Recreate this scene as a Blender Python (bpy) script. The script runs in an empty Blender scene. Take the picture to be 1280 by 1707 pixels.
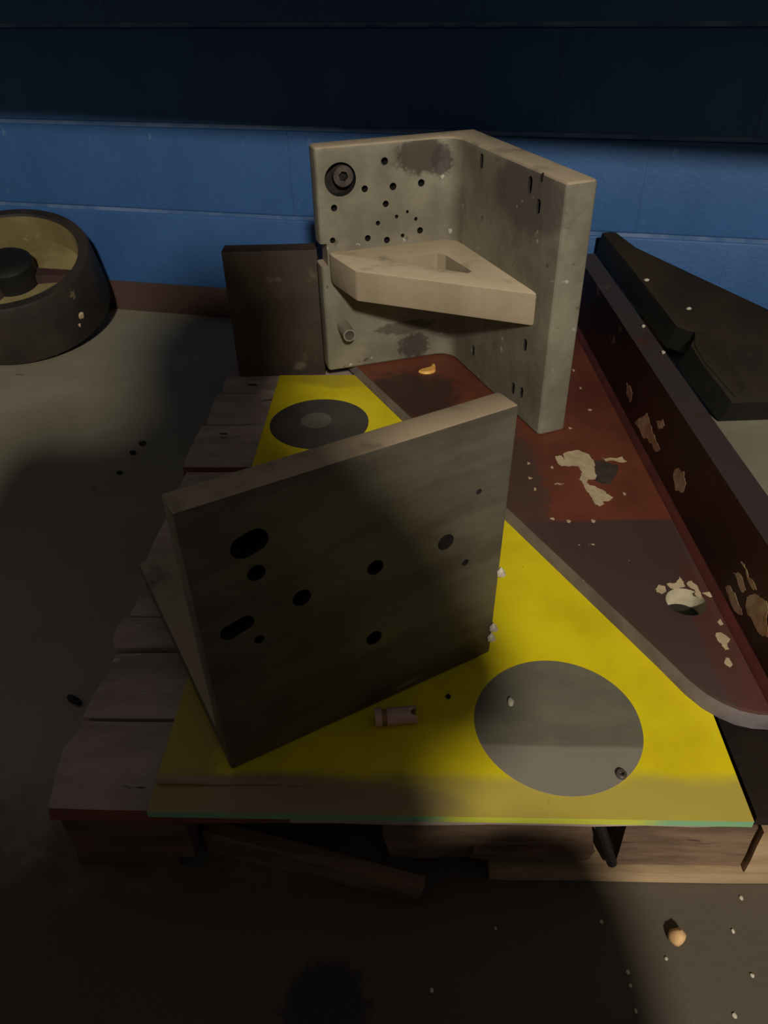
import bpy, bmesh, math, random
from mathutils import Vector, Matrix, noise as mnoise
from math import radians as R, sin, cos, pi
random.seed(7)
S = bpy.context.scene
COL = S.collection

# ------------------------------------------------------------------ camera
RT = Vector((1.0, -0.01542, -0.02061)); FW = Vector((0.0, 0.80052, -0.59931))
cam_d = bpy.data.cameras.new('camera'); cam = bpy.data.objects.new('camera', cam_d); COL.objects.link(cam)
zax = -FW.normalized()
xax = (RT - zax * RT.dot(zax)).normalized()
yax = zax.cross(xax)
CAMM = Matrix((( xax.x, yax.x, zax.x, 0), (xax.y, yax.y, zax.y, 0), (xax.z, yax.z, zax.z, 0.9), (0, 0, 0, 1)))
cam.matrix_world = CAMM
cam_d.sensor_fit = 'VERTICAL'; cam_d.sensor_height = 36.0; cam_d.lens = 36.0 * 1280 / 1707
cam_d.clip_start = 0.01
S.camera = cam

# ------------------------------------------------------------------ world, lamp, exposure
w = bpy.data.worlds.new('World'); S.world = w; w.use_nodes = True
bg = w.node_tree.nodes['Background']; bg.inputs[0].default_value = (0.92, 0.84, 0.82, 1); bg.inputs[1].default_value = 0.078
ld = bpy.data.lights.new('work_lamp', 'AREA'); ld.shape = 'DISK'; ld.size = 0.24
ld.energy = 140; ld.color = (1.0, 0.93, 0.80)
lo = bpy.data.objects.new('work_lamp', ld); COL.objects.link(lo)
lo.location = (0.35, -2.5, 2.6)
lo.rotation_euler = (Vector((0.0, 1.0, 0.2)) - Vector(lo.location)).to_track_quat('-Z', 'Y').to_euler()
vs = S.view_settings; vs.view_transform = 'Standard'; vs.look = 'None'; vs.gamma = 1.0; vs.use_curve_mapping = False; vs.exposure = 0.0

# ------------------------------------------------------------------ material helper
def mat(name, base, var=None, nscale=8.0, rough=0.7, metal=0.0, spots=(), blobs=(), dust=None, bump=0.0,
        bscale=40.0, stretch=(1, 1, 1), coat=0.0, spec=0.4, bands=()):
    """base/var mixed by noise; spots: (colour, scale, threshold, softness); blobs: (centre, radii, colour, strength, noise);
    bands: (axis, from, to, colour, strength); dust: (colour, amount) settled on faces that look up."""
    m = bpy.data.materials.new(name); m.use_nodes = True
    nt = m.node_tree; N = nt.nodes; Lk = nt.links
    bs = N['Principled BSDF']
    bs.inputs['Roughness'].default_value = rough; bs.inputs['Metallic'].default_value = metal
    bs.inputs['Specular IOR Level'].default_value = spec
    bs.inputs['Coat Weight'].default_value = coat; bs.inputs['Coat Roughness'].default_value = 0.25
    tc = N.new('ShaderNodeTexCoord'); mp = N.new('ShaderNodeMapping'); mp.inputs['Scale'].default_value = stretch
    Lk.new(tc.outputs['Object'], mp.inputs[0])
    def noise(scale, detail=5, src=None, rgh=0.6):
        n = N.new('ShaderNodeTexNoise'); n.inputs['Scale'].default_value = scale; n.inputs['Detail'].default_value = detail
        n.inputs['Roughness'].default_value = rgh
        Lk.new(src or mp.outputs[0], n.inputs[0]); return n.outputs[0]
    def ramp(v, a, b):
        r = N.new('ShaderNodeMapRange'); r.inputs[1].default_value = a; r.inputs[2].default_value = b
        r.interpolation_type = 'SMOOTHSTEP'; Lk.new(v, r.inputs[0]); return r.outputs[0]
    def mix(fac, c1, c2):
        x = N.new('ShaderNodeMix'); x.data_type = 'RGBA'
        if isinstance(fac, (int, float)): x.inputs[0].default_value = fac
        else: Lk.new(fac, x.inputs[0])
        for c, i in ((c1, 6), (c2, 7)):
            if isinstance(c, tuple): x.inputs[i].default_value = (*c, 1)
            else: Lk.new(c, x.inputs[i])
        return x.outputs[2]
    def mth(op, a, b):
        x = N.new('ShaderNodeMath'); x.operation = op
        for v, i in ((a, 0), (b, 1)):
            if isinstance(v, (int, float)): x.inputs[i].default_value = v
            else: Lk.new(v, x.inputs[i])
        return x.outputs[0]
    c = base
    if var: c = mix(ramp(noise(nscale), 0.32, 0.68), base, var)
    for (axis, a, b, colr, st) in bands:
        sp = N.new('ShaderNodeSeparateXYZ'); Lk.new(tc.outputs['Object'], sp.inputs[0])
        v = mth('ADD', sp.outputs[axis], mth('MULTIPLY', mth('SUBTRACT', noise(14, 4, tc.outputs['Object']), 0.5), abs(b - a) * 1.5))
        c = mix(mth('MULTIPLY', ramp(v, a, b), st), c, colr)
    for (ctr, rad, colr, st, nz) in blobs:
        vm = N.new('ShaderNodeVectorMath'); vm.operation = 'SUBTRACT'; vm.inputs[1].default_value = ctr
        Lk.new(tc.outputs['Object'], vm.inputs[0])
        v2 = N.new('ShaderNodeVectorMath'); v2.operation = 'DIVIDE'; v2.inputs[1].default_value = rad
        Lk.new(vm.outputs[0], v2.inputs[0])
        ln = N.new('ShaderNodeVectorMath'); ln.operation = 'LENGTH'; Lk.new(v2.outputs[0], ln.inputs[0])
        d = mth('ADD', ln.outputs['Value'], mth('MULTIPLY', mth('SUBTRACT', noise(3.5 / max(rad[0], 0.01), 4, tc.outputs['Object']), 0.5), nz))
        c = mix(mth('MULTIPLY', ramp(d, 1.15, 0.75), st), c, colr)
    for (colr, scale, th, soft) in spots:
        c = mix(ramp(noise(scale, 3), th, th + soft), c, colr)
    if dust:
        g = N.new('ShaderNodeNewGeometry'); sp = N.new('ShaderNodeSeparateXYZ'); Lk.new(g.outputs['Normal'], sp.inputs[0])
        f = mth('MULTIPLY', ramp(sp.outputs[2], 0.3, 0.9), dust[1])
        f = mth('MULTIPLY', f, ramp(noise(16, 4), 0.22, 0.5))
        c = mix(f, c, dust[0])
    if isinstance(c, tuple): bs.inputs['Base Color'].default_value = (*c, 1)
    else: Lk.new(c, bs.inputs['Base Color'])
    if bump:
        bp = N.new('ShaderNodeBump'); bp.inputs['Strength'].default_value = 0.6; bp.inputs['Distance'].default_value = bump
        Lk.new(noise(bscale, 6), bp.inputs['Height']); Lk.new(bp.outputs[0], bs.inputs['Normal'])
    return m

def G(r, g, b):  # sRGB 0..255 -> linear
    f = lambda v: (v / 255 / 12.92) if v / 255 <= 0.04045 else ((v / 255 + 0.055) / 1.055) ** 2.4
    return (f(r), f(g), f(b))

M = {}
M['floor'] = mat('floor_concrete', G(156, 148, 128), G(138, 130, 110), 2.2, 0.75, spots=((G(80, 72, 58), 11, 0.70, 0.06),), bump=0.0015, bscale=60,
                 blobs=(((-0.075, 0.335, 0), (0.05, 0.05, 0.1), G(45, 36, 44), 0.85, 0.8),), bands=((1, 0.66, 0.46, G(74, 65, 54), 0.9),))  # front floor darkened by colour, as the lamp alone leaves it brighter
M['block'] = mat('blue_block_paint', G(58, 100, 156), G(50, 92, 144), 5, 0.55, spots=((G(84, 116, 156), 26, 0.70, 0.05),), bump=0.0025, bscale=70)
M['mortar'] = mat('blue_painted_mortar', G(110, 134, 170), G(64, 100, 148), 9, 0.7, bump=0.002, bscale=60)
M['base'] = mat('brown_baseboard', G(88, 64, 58), G(72, 54, 48), 7, 0.6, dust=(G(110, 98, 88), 0.6), bump=0.001)
M['shelf'] = mat('shade_shelf_steel', G(70, 72, 78), G(58, 60, 64), 5, 0.6, metal=0.3)
M['cast'] = mat('cast_steel', G(140, 134, 116), G(112, 106, 92), 9, 0.62, metal=0.15, spots=((G(90, 80, 62), 20, 0.68, 0.08), (G(176, 172, 160), 34, 0.68, 0.04), (G(104, 96, 80), 48, 0.66, 0.05)),
                dust=(G(190, 172, 146), 0.95), bump=0.0016, bscale=50,
                blobs=(((0.200, -0.001, 0.405), (0.050, 0.03, 0.035), G(62, 54, 46), 0.85, 1.2), ((0.240, -0.006, 0.392), (0.02, 0.03, 0.03), G(58, 50, 48), 0.8, 1.2),
                       ((0.188, -0.001, 0.030), (0.035, 0.03, 0.03), G(58, 52, 46), 0.8, 1.3), ((0.170, -0.001, 0.075), (0.06, 0.03, 0.015), G(70, 62, 52), 0.7, 1.6),
                       ((0.29, -0.27, 0.39), (0.06, 0.12, 0.06), G(92, 82, 80), 0.75, 0.5), ((0.05, -0.001, 0.40), (0.05, 0.03, 0.06), G(112, 106, 90), 0.6, 0.8)))
M['rib'] = mat('cast_rib_dusty', G(164, 148, 124), G(146, 132, 108), 9, 0.8, spots=((G(116, 102, 80), 22, 0.70, 0.06),), dust=(G(206, 188, 158), 0.95), bump=0.001)
M['dark_hole'] = mat('bore_dark', G(40, 34, 30), G(24, 20, 18), 30, 0.8)
M['bolt'] = mat('bolt_steel', G(96, 86, 78), G(70, 62, 58), 40, 0.5, metal=0.3)
M['pin'] = mat('pin_steel', G(150, 146, 128), G(128, 124, 106), 30, 0.5, metal=0.2)
M['plate'] = mat('mill_steel', G(104, 98, 84), G(76, 68, 60), 4.5, 0.5, metal=0.25, stretch=(1, 1, 3.2),
                 spots=((G(130, 124, 96), 7, 0.66, 0.10), (G(150, 146, 136), 50, 0.74, 0.03)), dust=(G(176, 156, 128), 0.95), bump=0.0008, bscale=26,
                 blobs=(((0.23, 0.013, 0.37), (0.03, 0.012, 0.02), G(88, 74, 66), 0.8, 0.7), ((0.09, 0.013, 0.37), (0.09, 0.03, 0.02), G(84, 72, 62), 0.7, 1.4)))
M['yellow'] = mat('yellow_paint_on_glass', G(232, 212, 22), G(216, 194, 18), 9, 0.42, coat=0.12, spots=((G(170, 140, 20), 14, 0.70, 0.08), (G(120, 96, 24), 70, 0.75, 0.03)),
                  blobs=(((0.34, 0.26, 0), (0.03, 0.028, 0.05), G(232, 140, 20), 0.7, 0.8), ((0.18, 1.03, 0), (0.16, 0.05, 0.05), G(180, 160, 40), 0.7, 0.9), ((0.10, 0.015, 0), (0.24, 0.035, 0.05), G(150, 130, 98), 0.9, 0.6), ((0.02, 0.12, 0), (0.05, 0.16, 0.05), G(150, 134, 70), 0.7, 0.8)),
                  bands=((1, 0.062, 0.040, G(168, 150, 84), 0.72),))
M['grey_disc'] = mat('unpainted_round', G(114, 110, 92), G(100, 97, 84), 10, 0.45, coat=0.1, stretch=(1, 2.4, 1),
                     bands=((1, -0.03, -0.036, G(138, 130, 116), 0.8),))  # lighter front part: a reflection painted into the disc's colour
M['grey_disc2'] = mat('unpainted_round_dull', G(74, 70, 66), G(60, 58, 54), 12, 0.5)
M['grey_disc3'] = mat('unpainted_core', G(104, 100, 92), G(88, 84, 76), 12, 0.5)
M['glass_edge'] = mat('green_glass_edge', G(124, 176, 138), G(134, 176, 120), 8, 0.25, spec=0.6, blobs=(((0.43, 0, 0), (0.12, 0.05, 0.05), G(206, 200, 40), 0.8, 0.4),))  # yellow stretch paints the refraction seen in the edge
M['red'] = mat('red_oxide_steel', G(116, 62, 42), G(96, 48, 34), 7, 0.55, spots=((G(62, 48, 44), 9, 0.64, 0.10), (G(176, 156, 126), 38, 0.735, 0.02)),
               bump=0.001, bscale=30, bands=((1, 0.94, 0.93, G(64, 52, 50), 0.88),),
               blobs=(((0.06, 1.36, 0.17), (0.10, 0.10, 0.05), G(54, 42, 38), 0.8, 0.9), ((0.22, 1.06, 0.16), (0.05, 0.2, 0.05), G(72, 58, 52), 0.8, 0.9),
                      ((0.43, 0.65, 0.16), (0.03, 0.2, 0.05), G(84, 46, 36), 0.7, 0.8)))
M['bare_edge'] = mat('bare_steel_edge', G(122, 112, 114), G(98, 90, 92), 14, 0.55, metal=0.05, spots=((G(170, 160, 150), 40, 0.71, 0.03),), bump=0.0012)
M['flange'] = mat('flange_paint', G(76, 40, 30), G(58, 34, 28), 6, 0.55, stretch=(1, 0.6, 1.2), spots=((G(150, 118, 88), 15, 0.665, 0.05),), bump=0.001,
                  dust=(G(60, 52, 50), 0.97))
M['flake'] = mat('pale_primer', G(196, 176, 142), G(170, 150, 118), 40, 0.8)
M['fillet'] = mat('dark_red_weld', G(92, 40, 32), G(70, 32, 28), 12, 0.6, bump=0.001)
M['scuff'] = mat('scuffed_primer', G(236, 206, 166), G(190, 140, 104), 30, 0.75)
M['scar'] = mat('dark_scar', G(66, 56, 44), G(50, 44, 38), 40, 0.8)
M['hole_rim'] = mat('pale_bore_wall', G(190, 180, 152), G(160, 150, 124), 30, 0.7)
M['lean'] = mat('dark_rusty_steel', G(46, 38, 26), G(34, 28, 24), 6, 0.7, spec=0.2, spots=((G(56, 46, 32), 12, 0.66, 0.08),), bump=0.001)
M['block_steel'] = mat('brown_steel', G(80, 66, 56), G(62, 50, 44), 8, 0.55, metal=0.15, spots=((G(110, 100, 80), 12, 0.62, 0.12),), bump=0.0012, bscale=30)
M['wood'] = mat('weathered_wood', G(184, 164, 154), G(150, 132, 122), 12, 0.85, stretch=(0.5, 1.7, 1.5), spots=((G(52, 42, 38), 17, 0.665, 0.04), (G(204, 190, 178), 22, 0.66, 0.06)), bump=0.004, bscale=26)
M['wood_end'] = mat('red_painted_wood', G(136, 78, 68), G(104, 64, 56), 18, 0.8, stretch=(0.5, 3, 2), spots=((G(170, 130, 96), 18, 0.66, 0.06),), bump=0.003)
M['wood_new'] = mat('brown_wood', G(128, 102, 80), G(88, 68, 54), 14, 0.8, stretch=(0.5, 3, 2.6), spots=((G(70, 48, 36), 18, 0.64, 0.06),), bump=0.003)
M['wood_pale'] = mat('pale_wood', G(172, 146, 112), G(146, 118, 88), 14, 0.8, stretch=(0.5, 3, 2.4), spots=((G(112, 86, 62), 18, 0.68, 0.06),), bump=0.002)
M['wood_dark'] = mat('dark_wood', G(110, 82, 70), G(80, 62, 54), 16, 0.85, stretch=(0.5, 3, 2.4), spots=((G(108, 60, 54), 9, 0.58, 0.08),), bump=0.003)
M['gap_shade'] = mat('gap_shade_wood', G(40, 30, 22), G(24, 18, 15), 10, 0.8, spec=0.2, spots=((G(150, 140, 126), 42, 0.74, 0.03),), bump=0.003)  # near-black: shade of the deck gap put into the wood colour
M['drum'] = mat('dark_cast_iron', G(62, 52, 45), G(40, 36, 31), 7, 0.65, metal=0.1, spots=((G(104, 92, 70), 20, 0.7, 0.06),), bump=0.0012)
M['drum_in'] = mat('tan_drum_lining', G(150, 136, 92), G(120, 106, 68), 8, 0.75, spots=((G(150, 132, 104), 24, 0.68, 0.05),), bump=0.001)
M['black'] = mat('black_iron', G(30, 28, 26), G(20, 20, 18), 12, 0.6)
M['maroon'] = mat('maroon_iron', G(70, 46, 44), G(52, 38, 34), 12, 0.6)
M['pink'] = mat('dusty_pink_plastic', G(206, 172, 156), G(188, 150, 134), 30, 0.7)
M['collar'] = mat('brass_collar', G(176, 140, 92), G(128, 92, 58), 40, 0.6)
M['orange'] = mat('orange_scrap', G(240, 186, 96), G(226, 164, 80), 40, 0.6)
M['cork'] = mat('tan_stub', G(212, 172, 122), G(184, 140, 96), 60, 0.8)
M['chip'] = mat('pale_chip', G(206, 196, 176), G(180, 170, 150), 60, 0.8)
M['crumb'] = mat('dark_crumb', G(44, 36, 32), G(30, 26, 24), 60, 0.9)
M['cloth'] = mat('dark_clothes', G(52, 56, 66), G(44, 46, 54), 20, 0.9)
M['skin'] = mat('skin_tone', G(196, 156, 130), None, 1, 0.6)
M['hair'] = mat('dark_hair', G(48, 38, 32), G(36, 28, 24), 60, 0.8)

# ------------------------------------------------------------------ geometry helpers
def link(name, me, parent=None, loc=None, rotz=None):
    o = bpy.data.objects.new(name, me); COL.objects.link(o)
    if parent is not None: o.parent = parent
    if loc is not None: o.location = loc
    if rotz is not None: o.rotation_euler = (0, 0, rotz)
    return o

def build(name, bm, mats, parent=None, smooth=None, loc=None, rotz=None):
    me = bpy.data.meshes.new(name); bmesh.ops.recalc_face_normals(bm, faces=bm.faces[:]); bm.to_mesh(me); bm.free()
    for m in (mats if isinstance(mats, (list, tuple)) else [mats]): me.materials.append(m)
    if smooth:
        me.polygons.foreach_set('use_smooth', [True] * len(me.polygons)); me.set_sharp_from_angle(angle=R(smooth))
    return link(name, me, parent, loc, rotz)

def thing(name, label, cat, loc=(0, 0, 0), rotz=0.0, group=None):
    o = link(name, None, None, loc, rotz); o.empty_display_size = 0.05
    return tag(o, label, cat, group)

def tag(o, label, cat, group=None):
    o['label'] = label; o['category'] = cat
    if group: o['group'] = group
    return o

def bevel(bm, off, seg=2, ang=20):
    es = [e for e in bm.edges if len(e.link_faces) == 2 and e.calc_face_angle(0) > R(ang)]
    bmesh.ops.bevel(bm, geom=es, offset=off, segments=seg, affect='EDGES', clamp_overlap=True, profile=0.5)

def add_box(bm, x0, x1, y0, y1, z0, z1, mi=0):
    vs_ = [bm.verts.new((x, y, z)) for z in (z0, z1) for x, y in ((x0, y0), (x1, y0), (x1, y1), (x0, y1))]
    fs = [(3, 2, 1, 0), (4, 5, 6, 7), (0, 1, 5, 4), (1, 2, 6, 5), (2, 3, 7, 6), (3, 0, 4, 7)]
    out = []
    for f in fs:
        fc = bm.faces.new([vs_[i] for i in f]); fc.material_index = mi; out.append(fc)
    return vs_, out

def box(x0, x1, y0, y1, z0, z1, bev=0.003, seg=2):
    bm = bmesh.new(); add_box(bm, x0, x1, y0, y1, z0, z1)
    if bev: bevel(bm, bev, seg)
    return bm

def prism(pts, z0, z1, bm=None, side=0, topi=0):
    bm = bm or bmesh.new()
    a = [bm.verts.new((x, y, z0)) for x, y in pts]; b = [bm.verts.new((x, y, z1)) for x, y in pts]
    bm.faces.new(a[::-1]).material_index = topi; bm.faces.new(b).material_index = topi
    n = len(pts)
    for i in range(n):
        bm.faces.new((a[i], a[(i + 1) % n], b[(i + 1) % n], b[i])).material_index = side
    return bm

def cyl(bm, p, q, r, seg=20, r2=None, mi=0):
    p = Vector(p); q = Vector(q); ax = (q - p).normalized()
    t = ax.orthogonal().normalized(); b = ax.cross(t); r2 = r if r2 is None else r2
    A = [bm.verts.new(p + (t * cos(2 * pi * i / seg) + b * sin(2 * pi * i / seg)) * r) for i in range(seg)]
    B = [bm.verts.new(q + (t * cos(2 * pi * i / seg) + b * sin(2 * pi * i / seg)) * r2) for i in range(seg)]
    fs = [bm.faces.new(A[::-1]), bm.faces.new(B)]
    for i in range(seg): fs.append(bm.faces.new((A[i], A[(i + 1) % seg], B[(i + 1) % seg], B[i])))
    for f in fs: f.material_index = mi
    return bm

def lathe(bm, prof, seg=48, closed=False, mi=None):
    rings = [[bm.verts.new((r * cos(2 * pi * i / seg), r * sin(2 * pi * i / seg), z)) for i in range(seg)] for r, z in prof]
    n = len(rings)
    for k in range(n if closed else n - 1):
        a, b = rings[k], rings[(k + 1) % n]
        for i in range(seg):
            f = bm.faces.new((a[i], a[(i + 1) % seg], b[(i + 1) % seg], b[i]))
            if mi: f.material_index = mi[k]
    if not closed:
        bm.faces.new(rings[0][::-1]); bm.faces.new(rings[-1])
    return bm

def boolean_cut(o, cutters, smooth=25):
    """cut the joined cutter bmesh out of o, keep the result as o's own mesh"""
    bmesh.ops.recalc_face_normals(cutters, faces=cutters.faces[:])
    cm = bpy.data.meshes.new('cutter'); cutters.to_mesh(cm); cutters.free()
    for m in o.data.materials: cm.materials.append(m)
    co = bpy.data.objects.new('cutter', cm); COL.objects.link(co); co.matrix_world = o.matrix_world.copy()
    par = o.parent; mw = o.matrix_basis.copy()
    o.parent = None; o.matrix_basis = Matrix(); co.matrix_basis = Matrix(); co.matrix_world = Matrix()
    md = o.modifiers.new('cut', 'BOOLEAN'); md.object = co; md.operation = 'DIFFERENCE'; md.solver = 'EXACT'
    md.use_self = True
    dg = bpy.context.evaluated_depsgraph_get(); dg.update()
    me = bpy.data.meshes.new_from_object(o.evaluated_get(dg), preserve_all_data_layers=True, depsgraph=dg)
    o.modifiers.clear(); old = o.data; o.data = me; me.name = o.name
    bpy.data.objects.remove(co); bpy.data.meshes.remove(cm); bpy.data.meshes.remove(old)
    o.parent = par; o.matrix_basis = mw
    me.polygons.foreach_set('use_smooth', [True] * len(me.polygons)); me.set_sharp_from_angle(angle=R(smooth))
    return o

def roughen(bm, amt, freq, ax=(1, 1, 1)):
    for v in bm.verts:
        n = mnoise.noise_vector(v.co * freq)
        v.co += Vector((n.x * ax[0], n.y * ax[1], n.z * ax[2])) * amt

def slices(bm, axis, n, lo, hi):
    for i in range(1, n):
        co = [0, 0, 0]; co[axis] = lo + (hi - lo) * i / n; no = [0, 0, 0]; no[axis] = 1
        bmesh.ops.bisect_plane(bm, geom=bm.verts[:] + bm.edges[:] + bm.faces[:], plane_co=co, plane_no=no)

# ------------------------------------------------------------------ setting: floor, block wall, baseboard, added shade shelf overhead
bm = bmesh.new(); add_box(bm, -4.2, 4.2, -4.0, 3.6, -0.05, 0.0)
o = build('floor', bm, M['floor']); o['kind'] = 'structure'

WYAW = math.atan2(-0.249, 0.968)
WO = Vector((-0.643, 2.252, 0))                       # a point on the wall's face at floor level; local x runs along the wall, local y into it
wall = link('wall_back', None, None, WO, WYAW); wall['kind'] = 'structure'
bm = bmesh.new(); add_box(bm, -3.0, 4.0, 0.0045, 0.20, 0.0, 1.45)
bk = build('mortar_backing', bm, M['mortar'], wall)
J = 0.010
joint0 = 1.545                                         # a head joint of the lowest course
proto = {}
for ci, (z0, z1) in enumerate(((0.0, 0.295), (0.295, 0.517), (0.517, 0.739), (0.739, 0.961), (0.961, 1.183))):
    off = joint0 + (0.222 if ci % 2 else 0.0)
    for k in range(-9, 6):
        x = off + k * 0.444
        if x + 0.444 < -2.6 or x > 3.6: continue
        key = (z0, z1)
        if key not in proto:
            b = bmesh.new(); add_box(b, 0.0002, 0.4438, 0.0, 0.06, z0 + J * 0.5, z1 - J * 0.5)
            bmesh.ops.bevel(b, geom=[e for e in b.edges if abs(e.verts[0].co.y) < 1e-6 and abs(e.verts[1].co.y) < 1e-6 and abs(e.verts[0].co.z - e.verts[1].co.z) < 1e-6],
                            offset=0.005, segments=3, affect='EDGES', profile=0.5)
            ob = build('block', b, M['block'], wall, smooth=30); proto[key] = ob
        else:
            ob = proto[key].copy(); COL.objects.link(ob); ob.parent = wall
        ob.location = (x, random.uniform(-0.0006, 0.0006), 0)
bm = box(-2.6, 3.6, -0.013, -0.001, 0.0, 0.087, 0.003, 2)
o = build('baseboard_back', bm, M['base'], None, smooth=40, loc=WO, rotz=WYAW); o['kind'] = 'structure'

# unseen shelf added above the frame: its front edge throws the shade on the wall's upper half
sh = thing('shade_shelf', 'unseen long grey shelf added high above the pallet to shade the upper wall', 'shelf', WO + Vector((0, 0, 0.0)), WYAW)
sl = -0.027
def shz(u): return 0.9050 + sl * u
bm = bmesh.new()
vsb = [bm.verts.new((u, v, shz(u) + dz)) for dz in (0, 0.03) for u, v in ((-2.4, -0.80), (3.2, -0.80), (3.2, -0.002), (-2.4, -0.002))]
for f in ((3, 2, 1, 0), (4, 5, 6, 7), (0, 1, 5, 4), (1, 2, 6, 5), (2, 3, 7, 6), (3, 0, 4, 7)): bm.faces.new([vsb[i] for i in f])
build('shade_shelf_board', bm, M['shelf'], sh)
for u in (-2.0, 0.4, 2.9):
    bm = bmesh.new(); P = [(-0.70, shz(u) + 0.03), (-0.003, shz(u) + 0.03), (-0.003, shz(u) + 0.35), (-0.03, shz(u) + 0.35)]
    a = [bm.verts.new((u - 0.01, p, q)) for p, q in P]; b = [bm.verts.new((u + 0.01, p, q)) for p, q in P]
    bm.faces.new(a); bm.faces.new(b[::-1])
    for i in range(4): bm.faces.new((a[i], b[i], b[(i + 1) % 4], a[(i + 1) % 4]))
    build('bracket', bm, M['shelf'], sh)

# ------------------------------------------------------------------ pallet
PY = R(-2.3)
pal = thing('wooden_pallet', 'weathered grey wooden pallet on the concrete floor, carrying all the steel pieces', 'pallet', (-0.386, 0.492, 0), PY)
rows = [(0.000, 0.120, 0.775, 0.000), (0.128, 0.236, 0.777, -0.003), (0.243, 0.300, 0.89, 0.001), (0.306, 0.402, 0.89, -0.003), (0.412, 0.560, 0.90, 0.002),
        (0.568, 0.676, 0.89, -0.002), (0.688, 0.838, 0.90, 0.001), (0.850, 0.975, 0.89, -0.003), (0.985, 1.165, 0.90, 0.000)]
red_rows = (0, 4, 6)
for i, (y0, y1, wd, dz) in enumerate(rows):
    jx = random.uniform(-0.006, 0.006)
    bm = bmesh.new(); add_box(bm, jx, wd, y0, y1, 0.108 + dz, 0.130 + dz)
    slices(bm, 0, 14, jx, wd); slices(bm, 1, 3, y0, y1)
    roughen(bm, 0.0035, 22, (0.6, 1, 0.35))
    for v in bm.verts:                                  # chewed left ends
        if v.co.x < jx + 0.01: v.co.x += random.uniform(-0.004, 0.010)
    for f in bm.faces:
        f.normal_update()
        c = f.calc_center_median()
        if i in red_rows and f.normal.y < -0.6 and c.x < 0.3: f.material_index = 1
        elif f.normal.x < -0.6 and i in (4, 6): f.material_index = 1
    build('deck_board', bm, [M['wood'], M['wood_end']], pal, smooth=35)
def pal_piece(name, x0, x1, y0, y1, z0, z1, m, rough=0.004, skew=0.0):
    bm = bmesh.new(); add_box(bm, x0, x1, y0, y1, z0, z1); slices(bm, 0, 6, x0, x1); slices(bm, 2, 3, z0, z1)
    roughen(bm, rough, 24, (0.7, 0.6, 0.8))
    if skew:
        for v in bm.verts: v.co.x += skew * (v.co.z - z0)
    return build(name, bm, m, pal, smooth=35)
pal_piece('corner_block', 0.010, 0.150, 0.004, 0.12, 0.026, 0.104, M['wood_dark'])
pal_piece('block_shim', 0.004, 0.128, 0.008, 0.11, 0.002, 0.023, M['wood_dark'])
pal_piece('front_board', 0.383, 0.618, 0.004, 0.040, 0.032, 0.104, M['wood_new'], 0.008, -0.12)
pal_piece('split_lath', 0.475, 0.612, -0.003, 0.006, 0.042, 0.060, M['wood_new'], 0.006, 0.2)
pal_piece('gap_shade_board', 0.785, 0.905, 0.004, 0.238, 0.108, 0.124, M['gap_shade'], 0.003)  # added board filling the deck gap, dark in place of shade
pal_piece('corner_block', 0.646, 0.790, 0.002, 0.030, 0.026, 0.106, M['wood_new'], 0.003)
pal_piece('corner_block', 0.794, 0.900, -0.004, 0.030, 0.024, 0.106, M['wood_pale'], 0.003)
pal_piece('bottom_board', 0.50, 0.91, -0.006, 0.09, 0.002, 0.022, M['wood_pale'], 0.002)
for x in (0.03, 0.42, 0.80):
    for y in (0.55, 1.05): pal_piece('middle_block', x, x + 0.10, y, y + 0.10, 0.024, 0.106, M['wood_dark'])
for x in (0.02, 0.41, 0.79): pal_piece('bottom_runner', x, x + 0.12, 0.26, 1.16, 0.001, 0.021, M['wood_dark'])
bm = bmesh.new(); cyl(bm, (0.617, 0.006, 0.106), (0.640, -0.002, 0.036), 0.006, 8)
build('bent_strap', bm, M['black'], pal)

# loose broken plank on the floor
pv = Vector((0.027, 0.435, 0)) - Vector((-0.228, 0.512, 0)); Lp = pv.length
pl = thing('loose_plank', 'brown broken plank lying on the floor under the green glass edge', 'plank', (-0.228, 0.512, 0), math.atan2(pv.y, pv.x))
bm = bmesh.new(); add_box(bm, 0, Lp, 0, 0.016, 0.001, 0.046); slices(bm, 0, 12, 0, Lp); slices(bm, 2, 3, 0.001, 0.046)
roughen(bm, 0.003, 30, (0.8, 0.5, 0.7))
for v in bm.verts:
    v.co.z = max(v.co.z, 0.0005)
    if v.co.x > Lp - 0.01: v.co.x += (v.co.z - 0.02) * 0.25
build('board', bm, M['wood_new'], pl, smooth=35)
for cx_, z_ in ((Lp * 0.86, 0.03), (Lp * 0.95, 0.012)):
    bm = bmesh.new(); add_box(bm, cx_ - 0.012, cx_ + 0.01, -0.0012, 0.002, z_, z_ + 0.0018); build('crack', bm, M['wood_dark'], pl)

# ------------------------------------------------------------------ yellow glass sheet
GZ0, GZ1 = 0.1345, 0.1425
GY = R(-2.64)
GW, GD = 0.651, 1.040
gs = thing('yellow_glass_sheet', 'yellow painted glass sheet with two bare round patches, lying on the pallet', 'glass sheet', (-0.267, 0.478, 0.1345), GY)
bm = bmesh.new(); _, fs = add_box(bm, 0, GW, 0, GD, -0.002, 0.008)
for f in fs[2:]: f.material_index = 1
build('pane', bm, [M['yellow'], M['glass_edge']], gs)
def disc(r, cx_, cy_, z, m, name):
    bm = bmesh.new(); seg = 72
    vs0 = [bm.verts.new((r * cos(2 * pi * i / seg) * (1 + 0.01 * sin(5 * pi * i / seg)), r * sin(2 * pi * i / seg), 0)) for i in range(seg)]
    f = bm.faces.new(vs0); r_ = bmesh.ops.extrude_face_region(bm, geom=[f])
    for v in [g for g in r_['geom'] if isinstance(g, bmesh.types.BMVert)]: v.co.z += 0.0004
    return build(name, bm, m, gs, loc=(cx_, cy_, z))
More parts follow.
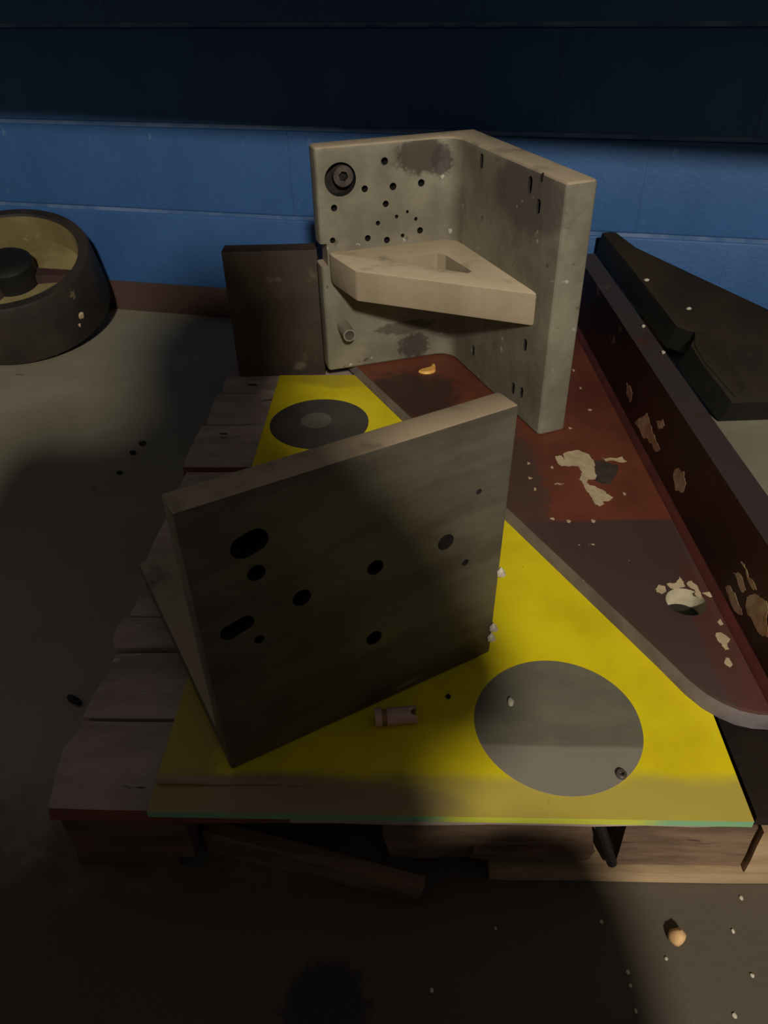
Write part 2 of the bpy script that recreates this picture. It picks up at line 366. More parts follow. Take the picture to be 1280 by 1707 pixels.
d0 = disc(0.0985, 0.4630, 0.1250, 0.0080, M['grey_disc'], 'round_patch'); d0['label'] = 'bare grey round patch near the front'
d1 = disc(0.0960, 0.1070, 0.8350, 0.0080, M['grey_disc2'], 'round_patch'); d1['label'] = 'dark round patch near the back'
disc(0.030, 0.100, 0.845, 0.0084, M['grey_disc3'], 'patch_core')
GTOP = 0.1425

def gpt(x, y):   # sheet-local to world
    return Vector((-0.267 + x * cos(GY) - y * sin(GY), 0.478 + x * sin(GY) + y * cos(GY), GTOP))

# ------------------------------------------------------------------ front angle plate (L standing on the sheet)
FZ = GTOP + 0.0002
fp = thing('steel_angle_plate', 'big dark steel angle plate with drilled face and dusty top edge, front of the pallet', 'angle plate', (-0.1815, 0.5275, FZ), R(28.26))
PW, PH, PT, BL = 0.369, 0.366, 0.036, 0.388
bm = bmesh.new()
prof = [(0, 0), (BL, 0), (BL, 0.024), (PT + 0.02, 0.024), (PT + 0.008, 0.029), (PT, 0.044), (PT, PH), (0, PH)]   # (back, up)
a = [bm.verts.new((0, y, z)) for y, z in prof]; b = [bm.verts.new((PW, y, z)) for y, z in prof]
bm.faces.new(a); bm.faces.new(b[::-1])
for i in range(len(prof)): bm.faces.new((a[i], b[i], b[(i + 1) % len(prof)], a[(i + 1) % len(prof)]))
bmesh.ops.recalc_face_normals(bm, faces=bm.faces[:]); bevel(bm, 0.0032, 2, 40)
for v in bm.verts:                                       # right edge steps in towards the bottom as in the photo
    if v.co.x > PW - 0.01 and v.co.y < PT + 0.002:
        v.co.x -= 0.010 * max(0, 1 - v.co.z / PH)
body = build('plate_body', bm, [M['plate'], M['dark_hole']], fp, smooth=30)
cut = bmesh.new()
def fhole(u, v, r, dx=0.0):
    u, v = u, v - 0.139
    if dx:
        pts = []
        for k in range(24):
            t = 2 * pi * k / 24; px = cos(t) * r + (dx if cos(t) > 0 else -dx); pz = sin(t) * r
            pts.append((u + px * 0.97 - pz * 0.24, v + px * 0.24 + pz * 0.97))
        a_ = [cut.verts.new((p, -0.02, q)) for p, q in pts]; b_ = [cut.verts.new((p, PT - 0.004, q)) for p, q in pts]
        fs_ = [cut.faces.new(a_), cut.faces.new(b_[::-1])] + [cut.faces.new((a_[k], b_[k], b_[(k + 1) % 24], a_[(k + 1) % 24])) for k in range(24)]
        for f in fs_: f.material_index = 1
    else: cyl(cut, (u, -0.02, v), (u, PT + 0.02, v), r, 20, mi=1)
for args in ((0.063, 0.446, 0.0135, 0.006), (0.065, 0.409, 0.0095), (0.108, 0.356, 0.0105), (0.194, 0.359, 0.0098), (0.283, 0.357, 0.0105),
             (0.037, 0.349, 0.0095, 0.009), (0.057, 0.322, 0.0055), (0.189, 0.255, 0.0100), (0.311, 0.315, 0.0045), (0.324, 0.411, 0.0035)): fhole(*args)
boolean_cut(body, cut)
for k, (u, z) in enumerate(((0.366, 0.137), (0.362, 0.045), (0.360, 0.028))):
    bm = bmesh.new(); bmesh.ops.create_icosphere(bm, subdivisions=1, radius=0.0055); roughen(bm, 0.003, 300)
    for v in bm.verts: v.co.z *= 1.5
    build('weld_spatter', bm, M['chip'], fp, loc=(u - 0.002, -0.001, z))

# ------------------------------------------------------------------ steel bracket with a diagonal base and an upright flange
BZ0, BZ1 = GTOP + 0.0002, 0.1725
br = thing('red_steel_bracket', 'long red and brown flanged steel bracket lying on the yellow sheet', 'steel bracket', (0, 0, 0))
pts = [(0.345, 0.666), (0.366, 0.619), (0.380, 0.597), (0.394, 0.583), (0.410, 0.572), (0.428, 0.566), (0.446, 0.564), (0.4715, 0.564), (0.4715, 1.66), (-0.128, 1.66)]
bm = prism(pts, BZ0, BZ1, side=1)
bmesh.ops.recalc_face_normals(bm, faces=bm.faces[:])
es = [e for e in bm.edges if abs(e.verts[0].co.z - BZ1) < 1e-5 and abs(e.verts[1].co.z - BZ1) < 1e-5]
bmesh.ops.bevel(bm, geom=es, offset=0.004, segments=2, affect='EDGES', profile=0.5)
bp_ = build('base_plate', bm, [M['red'], M['bare_edge'], M['hole_rim']], br, smooth=35)
cut = bmesh.new(); cyl(cut, (0.405, 0.752, BZ0 - 0.01), (0.405, 0.752, BZ1 + 0.02), 0.0265, 28, mi=2)
boolean_cut(bp_, cut)
bm = bmesh.new(); cyl(bm, (0.405, 0.752, GTOP + 0.0002), (0.405, 0.752, GTOP + 0.0012), 0.026, 24); build('bore_bottom', bm, M['dark_hole'], br)  # dark disc paints the shade in the depth of the bore
bm = box(0.4525, 0.4935, 0.562, 1.74, BZ0, 0.315, 0.004, 2)
build('flange', bm, M['flange'], br, smooth=35)
# fillet weld between base and flange
bm = bmesh.new(); P = [(0.453, BZ1 - 0.002), (0.443, BZ1 - 0.0005), (0.4435, BZ1 + 0.002), (0.449, BZ1 + 0.006), (0.453, BZ1 + 0.011)]
A = [[bm.verts.new((p, y, q)) for p, q in P] for y in (0.575, 1.655)]
for i in range(5): bm.faces.new((A[0][i], A[1][i], A[1][(i + 1) % 5], A[0][(i + 1) % 5]))
bm.faces.new(A[0]); bm.faces.new(A[1][::-1]); build('fillet', bm, M['fillet'], br, smooth=60)
def jag(pts, amt, lv=2):
    for _ in range(lv):
        out = []
        for i, p in enumerate(pts):
            q = pts[(i + 1) % len(pts)]; l = math.hypot(q[0] - p[0], q[1] - p[1])
            out += [p, ((p[0] + q[0]) / 2 + random.uniform(-1, 1) * min(amt, l * 0.18), (p[1] + q[1]) / 2 + random.uniform(-1, 1) * min(amt, l * 0.18))]
        pts = out
    return pts
def patch(pts, z, m, name='bare_patch', h=0.0005):
    if len(pts) > 4 and name != 'paint_speck': pts = jag(pts, 0.003)
    bm = prism(pts, z, z + h); return build(name, bm, m, br)
PZ = BZ1 - 0.0002
patch([(0.2991, 1.1200), (0.3075, 1.1232), (0.3123, 1.1034), (0.3200, 1.1317), (0.3348, 1.1365), (0.3450, 1.1379), (0.3593, 1.1226), (0.3620, 1.1010), (0.3645, 1.0869), (0.3588, 1.0872), (0.3653, 1.0664), (0.3551, 1.0635), (0.3557, 1.0501), (0.3402, 1.0475), (0.3352, 1.0379), (0.3467, 1.0277), (0.3554, 1.0177), (0.3596, 1.0049), (0.3680, 0.9952), (0.3604, 0.9863), (0.3497, 0.9868), (0.3493, 0.9777), (0.3401, 0.9691), (0.3351, 0.9783), (0.3329, 0.9998), (0.3289, 1.0220), (0.3288, 1.0382), (0.3254, 1.0482), (0.3318, 1.0645), (0.3334, 1.0849), (0.3266, 1.0887), (0.3114, 1.0894), (0.3038, 1.0898)], PZ, M['flake'])
patch([(0.3620, 1.1010), (0.3763, 1.1039), (0.3889, 1.0928), (0.3994, 1.0888), (0.3889, 1.0552), (0.3739, 1.0329), (0.3611, 1.0335), (0.3505, 1.0437), (0.3581, 1.0600)], PZ, M['scar'], 'dark_patch', 0.0006)
patch([(0.3784, 1.1127), (0.3852, 1.1088), (0.3991, 1.1099), (0.4139, 1.1146), (0.4183, 1.0984), (0.4069, 1.0954), (0.3988, 1.1011), (0.3831, 1.1000)], PZ, M['flake'])
patch([(0.3714, 0.7785), (0.3795, 0.7873), (0.3862, 0.7836), (0.3842, 0.7723), (0.3768, 0.7681), (0.3712, 0.7728)], PZ, M['flake'])
patch([(0.3899, 0.7881), (0.4038, 0.7899), (0.4121, 0.8060), (0.4138, 0.7965), (0.4139, 0.7826), (0.4029, 0.7773), (0.3916, 0.7811)], PZ, M['flake'])
patch([(0.4170, 0.7871), (0.4255, 0.7937), (0.4301, 0.7843), (0.4308, 0.7683), (0.4270, 0.7573), (0.4225, 0.7619), (0.4239, 0.7753), (0.4193, 0.7801)], PZ, M['flake'])
patch([(0.4238, 0.6932), (0.4320, 0.6919), (0.4384, 0.6818), (0.4305, 0.6646), (0.4239, 0.6620), (0.4242, 0.6745), (0.4220, 0.6843)], PZ, M['flake'])
patch([(0.4211, 0.6508), (0.4250, 0.6497), (0.4250, 0.6387), (0.4195, 0.6352), (0.4167, 0.6389)], PZ, M['flake'])
patch([(0.4329, 0.7122), (0.4387, 0.7182), (0.4394, 0.7079), (0.4343, 0.7060)], PZ, M['flake'])
patch([(0.4323, 0.7682), (0.4438, 0.7701), (0.4467, 0.7610), (0.4399, 0.7590)], PZ, M['flake'])
for (x, y) in [(0.3962, 1.2791), (0.3449, 1.2129), (0.3975, 1.3676), (0.3883, 1.0036), (0.3215, 0.9349), (0.2614, 0.9432), (0.2836, 0.9365), (0.2443, 1.0552), (0.2480, 1.0225), (0.2497, 1.0993), (0.2876, 1.0853), (0.4003, 1.4442)]:
    patch([(x + 0.0032 * random.uniform(.5, 1.5) * cos(t * 1.047), y + 0.0040 * random.uniform(.5, 1.5) * sin(t * 1.047)) for t in range(6)], PZ, M['flake'], 'paint_speck')
def scuff(pts):   # bare patches on the flange's inner face
    pts = jag(pts, 0.006, 3)
    bm = bmesh.new(); a = [bm.verts.new((0.4523, y, z)) for y, z in pts]; b = [bm.verts.new((0.4527, y, z)) for y, z in pts]; n = len(pts)
    bm.faces.new(a); bm.faces.new(b[::-1])
    for i in range(n): bm.faces.new((a[i], b[i], b[(i + 1) % n], a[(i + 1) % n]))
    build('bare_patch', bm, M['scuff'], br)
scuff([(0.7460, 0.2274), (0.7371, 0.2371), (0.7082, 0.2324), (0.7165, 0.2228)])
scuff([(0.7534, 0.1969), (0.7402, 0.2070), (0.7044, 0.2048), (0.6974, 0.1997), (0.7072, 0.1921)])
scuff([(0.7012, 0.2273), (0.6834, 0.2478), (0.6606, 0.2582), (0.6355, 0.2232), (0.6532, 0.2127), (0.6864, 0.2105)])
scuff([(0.7396, 0.2520), (0.7287, 0.2577), (0.6865, 0.2524), (0.6929, 0.2465)])
scuff([(1.1916, 0.1957), (1.1411, 0.2419), (1.1111, 0.2341), (1.0557, 0.2221), (1.0956, 0.2098), (1.1517, 0.1972)])
scuff([(1.0974, 0.2504), (1.0738, 0.2680), (1.0600, 0.2641), (1.0831, 0.2465)])
scuff([(0.9884, 0.2208), (0.9545, 0.2475), (0.9389, 0.2386), (0.9436, 0.2155), (0.9665, 0.2033)])
scuff([(1.2663, 0.2344), (1.2288, 0.2322), (1.2312, 0.2133), (1.2538, 0.2144)])

# ------------------------------------------------------------------ rear cast angle plate with rib, standing on the bracket's base
AP = thing('cast_angle_plate', 'pale cast angle plate with triangular rib and bolt holes, standing by the wall', 'angle plate', (-0.108, 1.468, BZ1 + 0.0002), R(16))
AH = 0.4330
rd = (0.0698, -0.9976)
fil = []
rf = 0.036
for i in range(7):
    t = i / 6 * R(86)
    fil.append((0.270 - rf + rf * sin(t) + 0.0015, -rf + rf * cos(t)))
poly = [(0, 0.045), (0, 0)] + fil + [(0.2965, -0.377), (0.352, -0.373), (0.3235, 0.045)]
bm = prism(poly, 0, AH)
bmesh.ops.recalc_face_normals(bm, faces=bm.faces[:]); bevel(bm, 0.007, 3, 40)
apb = build('cast_body', bm, [M['cast'], M['dark_hole']], AP, smooth=30)
cut = bmesh.new()
_, _f = add_box(cut, -0.02, 0.013, -0.02, 0.07, 0.2205, 0.264)
for u, v, r in ((0.1305, 0.4001, .0068), (0.0913, 0.3558, .0062), (0.146, 0.355, .0068), (0.2016, 0.3563, .0068), (0.1313, 0.3252, .0060), (0.0313, 0.3275, .0062),
                (0.1524, 0.2999, .0036), (0.1741, 0.3066, .0030), (0.1911, 0.2915, .0036), (0.1151, 0.2915, .0044), (0.094, 0.2656, .0060), (0.1323, 0.2580, .0062),
                (0.1999, 0.2690, .0062), (0.1642, 0.2630, .0038), (0.0250, 0.2690, .0055)):
    cyl(cut, (u, -0.05, v), (u, 0.030, v), r, 12, mi=1)
cyl(cut, (0.046, -0.05, 0.376), (0.046, 0.026, 0.376), 0.0295, 28, mi=1)
for (x, y, z, r, dz) in ((0.2771, -0.1052, 0.4093, .0065, .006), (0.2889, -0.2739, 0.4072, .0075, .006), (0.2911, -0.3058, 0.4249, .0050, .002), (0.2911, -0.3052, 0.3818, .0065, .005),
                     (0.2911, -0.3054, 0.1473, .0060, .005), (0.2775, -0.1114, 0.0534, .0055, .006), (0.2892, -0.2779, 0.0489, .0060, .006), (0.2913, -0.3087, 0.0552, .0055, .005)):
    a_ = []; b_ = []
    for k in range(14):
        t = 2 * pi * k / 14; py = cos(t) * r * 0.9; pz = sin(t) * r + (dz if sin(t) > 0 else -dz)
        a_.append(cut.verts.new((x - 0.03, y - 0.002 + py, z + pz))); b_.append(cut.verts.new((x + 0.032, y + 0.0024 + py, z + pz)))
    fs_ = [cut.faces.new(a_), cut.faces.new(b_[::-1])] + [cut.faces.new((a_[k], b_[k], b_[(k + 1) % 14], a_[(k + 1) % 14])) for k in range(14)]
    for f in fs_: f.material_index = 1
boolean_cut(apb, cut)
bm = prism([(0.016, 0.002), (0.016, -0.016), (0.037, -0.116), (0.2925, -0.328), (0.300, -0.31), (0.275, -0.02), (0.25, 0.002)], 0.190, 0.2475)
bmesh.ops.recalc_face_normals(bm, faces=bm.faces[:]); bevel(bm, 0.005, 2, 25)
rib = build('rib', bm, [M['rib'], M['rib']], AP, smooth=30)
cut = prism([(0.112, -0.090), (0.222, -0.197), (0.232, -0.190), (0.219, -0.093), (0.208, -0.078), (0.196, -0.075)], 0.15, 0.30)
boolean_cut(rib, cut)
pin = bmesh.new(); cyl(pin, (0.036, 0.002, 0.097), (0.036, -0.052, 0.097), 0.0125, 22)
bevel(pin, 0.0015, 1, 40)
pin = build('pin', pin, M['pin'], AP, smooth=40)
bm = bmesh.new(); cyl(bm, (0.036, -0.0515, 0.097), (0.036, -0.0526, 0.097), 0.0098, 20); build('pin_end', bm, M['bolt'], pin)
bb = bmesh.new(); cyl(bb, (0.053, 0.0255, 0.380), (0.053, 0.004, 0.380), 0.0185, 24); bevel(bb, 0.002, 2, 40)
bolt = build('cap_screw', bb, [M['bolt'], M['dark_hole']], AP, smooth=40)
cut = bmesh.new(); cyl(cut, (0.053, 0.0, 0.380), (0.053, 0.016, 0.380), 0.009, 6, mi=1); boolean_cut(bolt, cut)

# ------------------------------------------------------------------ brown upright steel plate behind the sheet
ub = thing('brown_steel_block', 'dark brown rectangular steel slab standing upright at the back left of the pallet', 'steel slab', (-0.311, 1.5405, 0.1295), R(-0.5))
bm = box(0, 0.190, 0, 0.042, 0, 0.2745, 0.003, 2)
build('slab', bm, M['block_steel'], ub, smooth=30)

# ------------------------------------------------------------------ cast drum leaning on the wall at the left
DN = Vector((0.045, -0.32, 1.0)).normalized()
dr = thing('cast_iron_drum', 'dark round cast iron drum with tan inside, tilted against the blue wall', 'drum', (0, 0, 0))
DC = Vector((-0.995, 2.061, 0.237)) - DN * 0.168
dr.location = DC + Vector((0, 0, 0.0015)); dr.rotation_euler = DN.to_track_quat('Z', 'Y').to_euler()
bm = bmesh.new()
lathe(bm, [(0.233, 0.000), (0.2345, 0.004), (0.2335, 0.040), (0.2320, 0.060), (0.229, 0.090), (0.222, 0.160), (0.218, 0.168), (0.195, 0.168), (0.190, 0.163), (0.186, 0.050), (0.205, 0.040), (0.21, 0.0)],
      72, closed=True, mi=[0, 0, 0, 0, 0, 0, 0, 0, 1, 1, 1, 0])
build('drum_ring', bm, [M['drum'], M['drum_in']], dr, smooth=35)
bm = bmesh.new(); lathe(bm, [(0.189, 0.075), (0.187, 0.092)], 48)
build('web', bm, M['drum_in'], dr)
bm = bmesh.new(); lathe(bm, [(0.070, 0.080), (0.066, 0.150), (0.056, 0.158), (0.026, 0.160)], 32); build('hub', bm, M['black'], dr, smooth=35)
for k, an in enumerate((-2, 118, 238)):
    bm = bmesh.new(); A = R(an)
    vv = []
    for (r0, hw, z) in ((0.045, 0.024, 0.120), (0.190, 0.014, 0.105)):
        vv.append([bm.verts.new((r0, -hw, 0.088)), bm.verts.new((r0, hw, 0.088)), bm.verts.new((r0, hw * 0.7, z)), bm.verts.new((r0, -hw * 0.7, z))])
    bm.faces.new(vv[0][::-1]); bm.faces.new(vv[1])
    for i in range(4): bm.faces.new((vv[0][i], vv[0][(i + 1) % 4], vv[1][(i + 1) % 4], vv[1][i]))
    bmesh.ops.rotate(bm, verts=bm.verts[:], cent=(0, 0, 0), matrix=Matrix.Rotation(A, 3, 'Z'))
    build('spoke', bm, M['maroon'], dr)
for (an, z, s) in ((-38, 0.07, 0.012), (-42, 0.05, 0.009)):
    bm = bmesh.new(); bmesh.ops.create_icosphere(bm, subdivisions=1, radius=s); roughen(bm, 0.004, 200)
    build('worn_spot', bm, M['flake'], dr, loc=(0.226 * cos(R(an)), 0.226 * sin(R(an)), z))

# ------------------------------------------------------------------ dark tapered steel slab leaning on the wall at the right
P0 = Vector((0.7639, 1.4672, 0.0731)); LN = Vector((-0.009, -0.505, 0.863)).normalized()
ls = thing('leaning_steel_slab', 'dark rusty tapered steel slab leaning on the wall at the right of the bracket', 'steel slab', (0.7639, 1.4672, 0))
def on(p):
    p = Vector((p[0], p[1], 0)); z = P0.z - (LN.x * (p.x - P0.x) + LN.y * (p.y - P0.y)) / LN.z
    return Vector((p.x, p.y, z))
outl = [(0.7639, 1.4672), (1.02, 1.4672), (1.06, 1.56), (0.8938, 1.6783), (0.6202, 1.8448), (0.578, 1.888), (0.5455, 1.888), (0.6177, 1.7585), (0.678, 1.6446), (0.7205, 1.626), (0.700, 1.600), (0.7166, 1.5568)]
LT = 0.082
bm = bmesh.new(); base = Vector((0.7639, 1.4672, 0))
a = [bm.verts.new(on(p) - base) for p in outl]; b = [bm.verts.new(on(p) - LN * LT - base) for p in outl]; n = len(outl)
bm.faces.new(a); bm.faces.new(b[::-1])
for i in range(n): bm.faces.new((a[i], b[i], b[(i + 1) % n], a[(i + 1) % n]))
bmesh.ops.recalc_face_normals(bm, faces=bm.faces[:]); bevel(bm, 0.003, 2, 30)
for f in bm.faces:
    f.normal_update()
    if f.normal.dot(LN) < 0.5: f.material_index = 1  # sides near-black: shade beside the slab put into their colour
build('slab', bm, [M['lean'], M['black']], ls, smooth=30)
# raised strip along the lower piece
st = [(0.715, 1.632), (0.742, 1.622), (0.775, 1.57), (0.80, 1.50), (0.772, 1.478), (0.722, 1.558), (0.708, 1.598)]
bm = bmesh.new(); a = [bm.verts.new(on(p) + LN * 0.004 - base) for p in st]; b = [bm.verts.new(on(p) - LN * 0.004 - base) for p in st]; n = len(st)
bm.faces.new(a); bm.faces.new(b[::-1])
for i in range(n): bm.faces.new((a[i], b[i], b[(i + 1) % n], a[(i + 1) % n]))
bmesh.ops.recalc_face_normals(bm, faces=bm.faces[:]); bevel(bm, 0.003, 2, 30)
build('welded_strip', bm, M['lean'], ls, smooth=30)

# ------------------------------------------------------------------ small things
def lump(name, label, cat, loc, rx, ry, rz, m, seed, group=None, sub=2, amt=0.25, rot=0.0):
    bm = bmesh.new(); bmesh.ops.create_icosphere(bm, subdivisions=sub, radius=1.0)
    for v in bm.verts:
        v.co += mnoise.noise_vector(v.co * 1.3 + Vector((seed * 3.7, seed, 0))) * amt
        v.co = Vector((v.co.x * rx, v.co.y * ry, max(v.co.z, -0.8) * rz))
    zmin = min(v.co.z for v in bm.verts)
    for v in bm.verts: v.co.z -= zmin
    o = build(name, bm, m, None, smooth=50, loc=loc, rotz=rot)
    return tag(o, label, cat, group)

# pipe fitting: half-open sleeve with a collar
ft = thing('pipe_fitting', 'small dusty pink pipe fitting with notched end, lying on the yellow sheet', 'pipe fitting', (-0.017, 0.588, GTOP), R(4))
bm = bmesh.new(); cyl(bm, (0.014, 0, 0.0105), (0.050, 0, 0.0105), 0.0105, 20); bevel(bm, 0.001, 1, 40)
sl_ = build('sleeve', bm, [M['pink'], M['collar']], ft, smooth=40)
cut = bmesh.new(); cyl(cut, (0.043, -0.002, 0.030), (0.060, -0.002, -0.010), 0.0055, 14, mi=0)
cyl(cut, (0.030, 0, 0.0105), (0.06, 0, 0.0105), 0.0072, 16, mi=1)
boolean_cut(sl_, cut)
bm = bmesh.new(); cyl(bm, (0.0, 0, 0.0112), (0.008, 0, 0.0112), 0.0112, 20); bevel(bm, 0.001, 1, 40); build('collar', bm, M['pink'], ft, smooth=40)
bm = bmesh.new(); cyl(bm, (0.008, 0, 0.0105), (0.014, 0, 0.0105), 0.0092, 20); build('groove', bm, M['collar'], ft, smooth=40)

# curled orange scrap
ob = bmesh.new(); ring = []
for i in range(9):
    t = i / 8; A = R(-150 + 150 * t); wdt = 0.0075 * (0.5 + sin(pi * min(1, t + 0.15))) ; c0 = Vector((0.016 * cos(A), 0.015 * sin(A), 0.0))
    d = Vector((cos(A), sin(A), 0))
    ring.append([ob.verts.new(c0 - d * wdt), ob.verts.new(c0 + d * wdt), ob.verts.new(c0 + d * wdt * 0.8 + Vector((0, 0, 0.004 + 0.004 * t))), ob.verts.new(c0 - d * wdt * 0.8 + Vector((0, 0, 0.004 + 0.004 * t)))])
for k in range(8):
    for i in range(4): ob.faces.new((ring[k][i], ring[k][(i + 1) % 4], ring[k + 1][(i + 1) % 4], ring[k + 1][i]))
ob.faces.new(ring[0][::-1]); ob.faces.new(ring[-1])
o = build('orange_scrap', ob, M['orange'], None, smooth=50, loc=(0.096, 1.470, BZ1 + 0.0002), rotz=R(15))
tag(o, 'curled bright orange scrap lying on the red bracket before the pale cast plate', 'scrap')

lump('paint_drop', 'white drop on the grey round patch of the yellow sheet', 'paint drop', (0.1495, 0.6127, 0.1428), 0.004, 0.007, 0.003, M['chip'], 1)
bm = bmesh.new(); lathe(bm, [(0.0060, 0.0), (0.0062, 0.003), (0.0050, 0.0045), (0.0030, 0.0045), (0.0030, 0.001), (0.0035, 0.0)], 18, closed=True)
o = build('small_washer', bm, M['bolt'], None, smooth=40, loc=(0.258, 0.508, 0.1429)); tag(o, 'small dark ring on the grey round patch near the front edge', 'washer')
lump('dark_crumb', 'dark speck on the yellow sheet beside the pink fitting', 'crumb', (0.0738, 0.6245, GTOP), 0.0035, 0.0035, 0.002, M['crumb'], 2)
# splinter along the front left of the sheet
bm = bmesh.new(); add_box(bm, 0, 0.175, -0.006, 0.006, 0, 0.005); slices(bm, 0, 10, 0, 0.175); roughen(bm, 0.002, 60)
for v in bm.verts:
    k = 1 - 0.8 * (v.co.x / 0.175); v.co.y *= max(0.15, k); v.co.z = max(0.0002, v.co.z * max(0.3, k))
o = build('wood_splinter', bm, M['wood_pale'], None, smooth=40, loc=(-0.262, 0.5165, GTOP), rotz=R(-3.5)); tag(o, 'thin pale wood splinter along the front left of the yellow sheet', 'splinter')

lump('tan_stub', 'tan broken stub lying on the floor in front of the pallet at the right', 'stub', (0.3115, 0.3935, 0.0002), 0.0090, 0.0085, 0.0105, M['cork'], 5, rot=0.4)

chips = [(0.1138, 0.4107), (0.2345, 0.4147), (0.2501, 0.3614), (0.2493, 0.3482), (0.2954, 0.3742), (0.4017, 0.4375), (0.3785, 0.4007), (0.3818, 0.3551), (0.2483, 0.3240), (0.3486, 0.3173), (0.0377, 0.3485)]
for i, (x, y) in enumerate(chips):
    lump('pale_chip', 'tiny pale chip lying on the dark floor in front of the pallet', 'chip', (x, y, 0.0002), random.uniform(.0016, .0026), random.uniform(.0020, .0034), 0.0014, M['chip'], 10 + i,
         group='tiny pale chips on the floor before the pallet', sub=1)
for i, (x, y, s) in enumerate(((-0.5364, 1.4756, .008), (-0.5488, 1.4388, .007), (-0.5577, 1.3613, .006))):
    lump('dark_crumb', 'dark crumb lying on the shaded floor left of the pallet', 'crumb', (x, y, 0.0002), s * 1.2, s, s * 0.7, M['crumb'], 30 + i, group='dark crumbs on the floor left of the pallet', sub=1)
lump('dark_crumb', 'dark sliver lying on the floor beside the front left of the pallet', 'crumb', (-0.466, 0.7515, 0.0002), 0.016, 0.006, 0.004, M['crumb'], 40, rot=-0.6)
for i, (x, y) in enumerate(((0.4856, 1.3275), (0.4877, 1.2155))):
    lump('pale_chip', 'pale chip on the top edge of the upright bracket flange', 'chip', (x, y, 0.3152), 0.004, 0.005, 0.003, M['chip'], 50 + i, group='pale chips on the flange', sub=1)
for i, (x, y, z) in enumerate(((0.6283, 1.757, 0.2405), (0.7131, 1.6822, 0.1984))):
    lump('pale_chip', 'pale chip stuck to the dark slab leaning on the wall', 'chip', (x, y, z), 0.007, 0.005, 0.004, M['chip'], 60 + i, group='pale chips on the leaning slab', sub=1)

# ------------------------------------------------------------------ the photographer crouching behind the camera (throws the soft shade over the left half)
pe = thing('person', 'person in dark clothes crouching behind the camera with hands raised', 'person', (-0.10, -0.34, 0), 0)
J_ = {'pelvis': (-0.02, -0.06, 0.42, .20), 'waist': (0.01, -0.02, 0.65, .226), 'chest': (0.0, 0.04, 0.88, .22), 'neck0': (0.0, 0.07, 1.07, .12), 'neck': (0.03, 0.08, 1.15, .075), 'head': (0.05, 0.11, 1.24, .085), 'crown': (0.05, 0.10, 1.32, .07),
      'shl': (-0.19, 0.05, 1.09, .10), 'ell': (-0.21, 0.14, 0.78, .052), 'wrl': (-0.06, 0.26, 0.84, .030),
      'shr': (0.16, 0.05, 1.06, .10), 'elr': (0.26, 0.16, 0.76, .075), 'wrr': (0.22, 0.26, 0.84, .030),
      'hpl': (-0.12, -0.02, 0.40, .12), 'knl': (-0.33, 0.16, 0.54, .085), 'anl': (-0.25, -0.02, 0.10, .048), 'tol': (-0.28, 0.15, 0.038, .036),
      'hpr': (0.14, 0.0, 0.44, .16), 'knr': (0.34, 0.16, 0.60, .12), 'anr': (0.22, -0.02, 0.10, .048), 'tor': (0.25, 0.15, 0.038, .036)}
E_ = [('pelvis', 'waist'), ('waist', 'chest'), ('chest', 'neck0'), ('neck0', 'neck'), ('neck', 'head'), ('head', 'crown'), ('chest', 'shl'), ('shl', 'ell'), ('ell', 'wrl'), ('chest', 'shr'), ('shr', 'elr'), ('elr', 'wrr'),
      ('pelvis', 'hpl'), ('hpl', 'knl'), ('knl', 'anl'), ('anl', 'tol'), ('pelvis', 'hpr'), ('hpr', 'knr'), ('knr', 'anr'), ('anr', 'tor')]
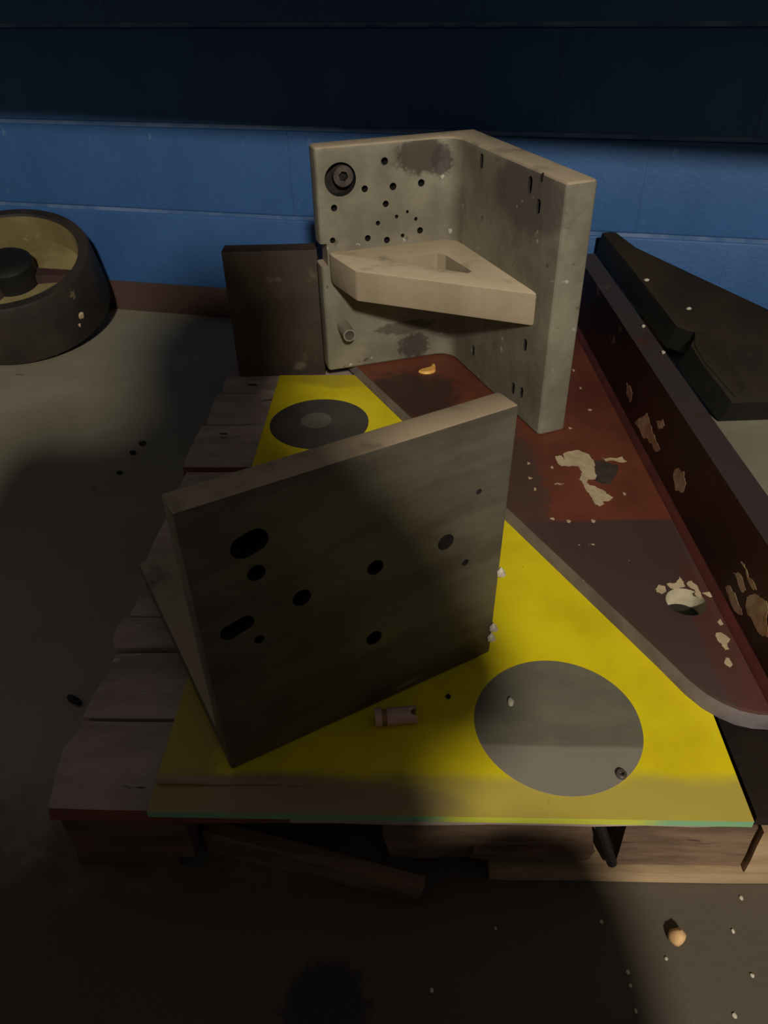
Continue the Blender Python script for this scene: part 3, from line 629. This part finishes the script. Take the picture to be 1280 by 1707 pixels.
for side in (-1, 1):                                     # palms, four fingers and a thumb on each hand, closed on the phone
    wn = 'wrl' if side < 0 else 'wrr'; wx, wy, wz, _ = J_[wn]
    pm = 'pm' + wn; J_[pm] = (wx - side * 0.035, wy + 0.02, wz + 0.05, .026); E_.append((wn, pm))
    for k in range(4):
        a1, a2 = f'{pm}{k}a', f'{pm}{k}b'
        J_[a1] = (wx - side * 0.06, wy + 0.045, wz + 0.02 + 0.019 * k, .0085); J_[a2] = (wx - side * (0.080 + 0.006 * (k in (1, 2))), wy + 0.022, wz + 0.02 + 0.019 * k, .0075)
        E_ += [(pm, a1), (a1, a2)]
    J_[pm + 't'] = (wx - side * 0.05, wy - 0.008, wz + 0.085, .009); E_.append((pm, pm + 't'))
names = list(J_); me = bpy.data.meshes.new('body')
me.from_pydata([J_[k][:3] for k in names], [(names.index(a), names.index(b)) for a, b in E_], [])
pb = link('body', me, pe)
sk = pb.modifiers.new('skin', 'SKIN'); me_sv = me.skin_vertices[0].data
for i, k in enumerate(names):
    me_sv[i].radius = (J_[k][3], J_[k][3]); me_sv[i].use_root = (k == 'pelvis')
ss = pb.modifiers.new('sub', 'SUBSURF'); ss.levels = 2; ss.render_levels = 2
me.materials.append(M['cloth'])
bm = bmesh.new(); bmesh.ops.create_uvsphere(bm, u_segments=20, v_segments=14, radius=1)
for v in bm.verts: v.co = Vector((v.co.x * .118, v.co.y * .115 - 0.020, v.co.z * .150 + 0.015)); v.co += mnoise.noise_vector(v.co * 30) * 0.004
build('hood', bm, M['cloth'], pe, smooth=60, loc=(0.05, 0.095, 1.255))
for nm, sx, pp, rr in (('eye', -1, (0.018, 0.205, 1.26), .012), ('eye', 1, (0.082, 0.205, 1.26), .012), ('nose', 0, (0.05, 0.217, 1.235), .015), ('mouth', 0, (0.05, 0.207, 1.195), .017), ('ear', -1, (-0.038, 0.11, 1.245), .022), ('ear', 1, (0.138, 0.11, 1.245), .022)):
    bm = bmesh.new(); bmesh.ops.create_icosphere(bm, subdivisions=2, radius=rr)
    if nm == 'mouth':
        for v in bm.verts: v.co.z *= 0.35
    if nm == 'ear':
        for v in bm.verts: v.co.x *= 0.4
    build(nm, bm, M['skin'] if nm != 'eye' else M['chip'], pe, smooth=60, loc=pp)
bm = bmesh.new(); bmesh.ops.create_uvsphere(bm, u_segments=20, v_segments=14, radius=1)
for v in bm.verts: v.co = Vector((v.co.x * .072, v.co.y * .085, v.co.z * .112))
build('face', bm, M['skin'], pe, smooth=60, loc=(0.05, 0.125, 1.235))
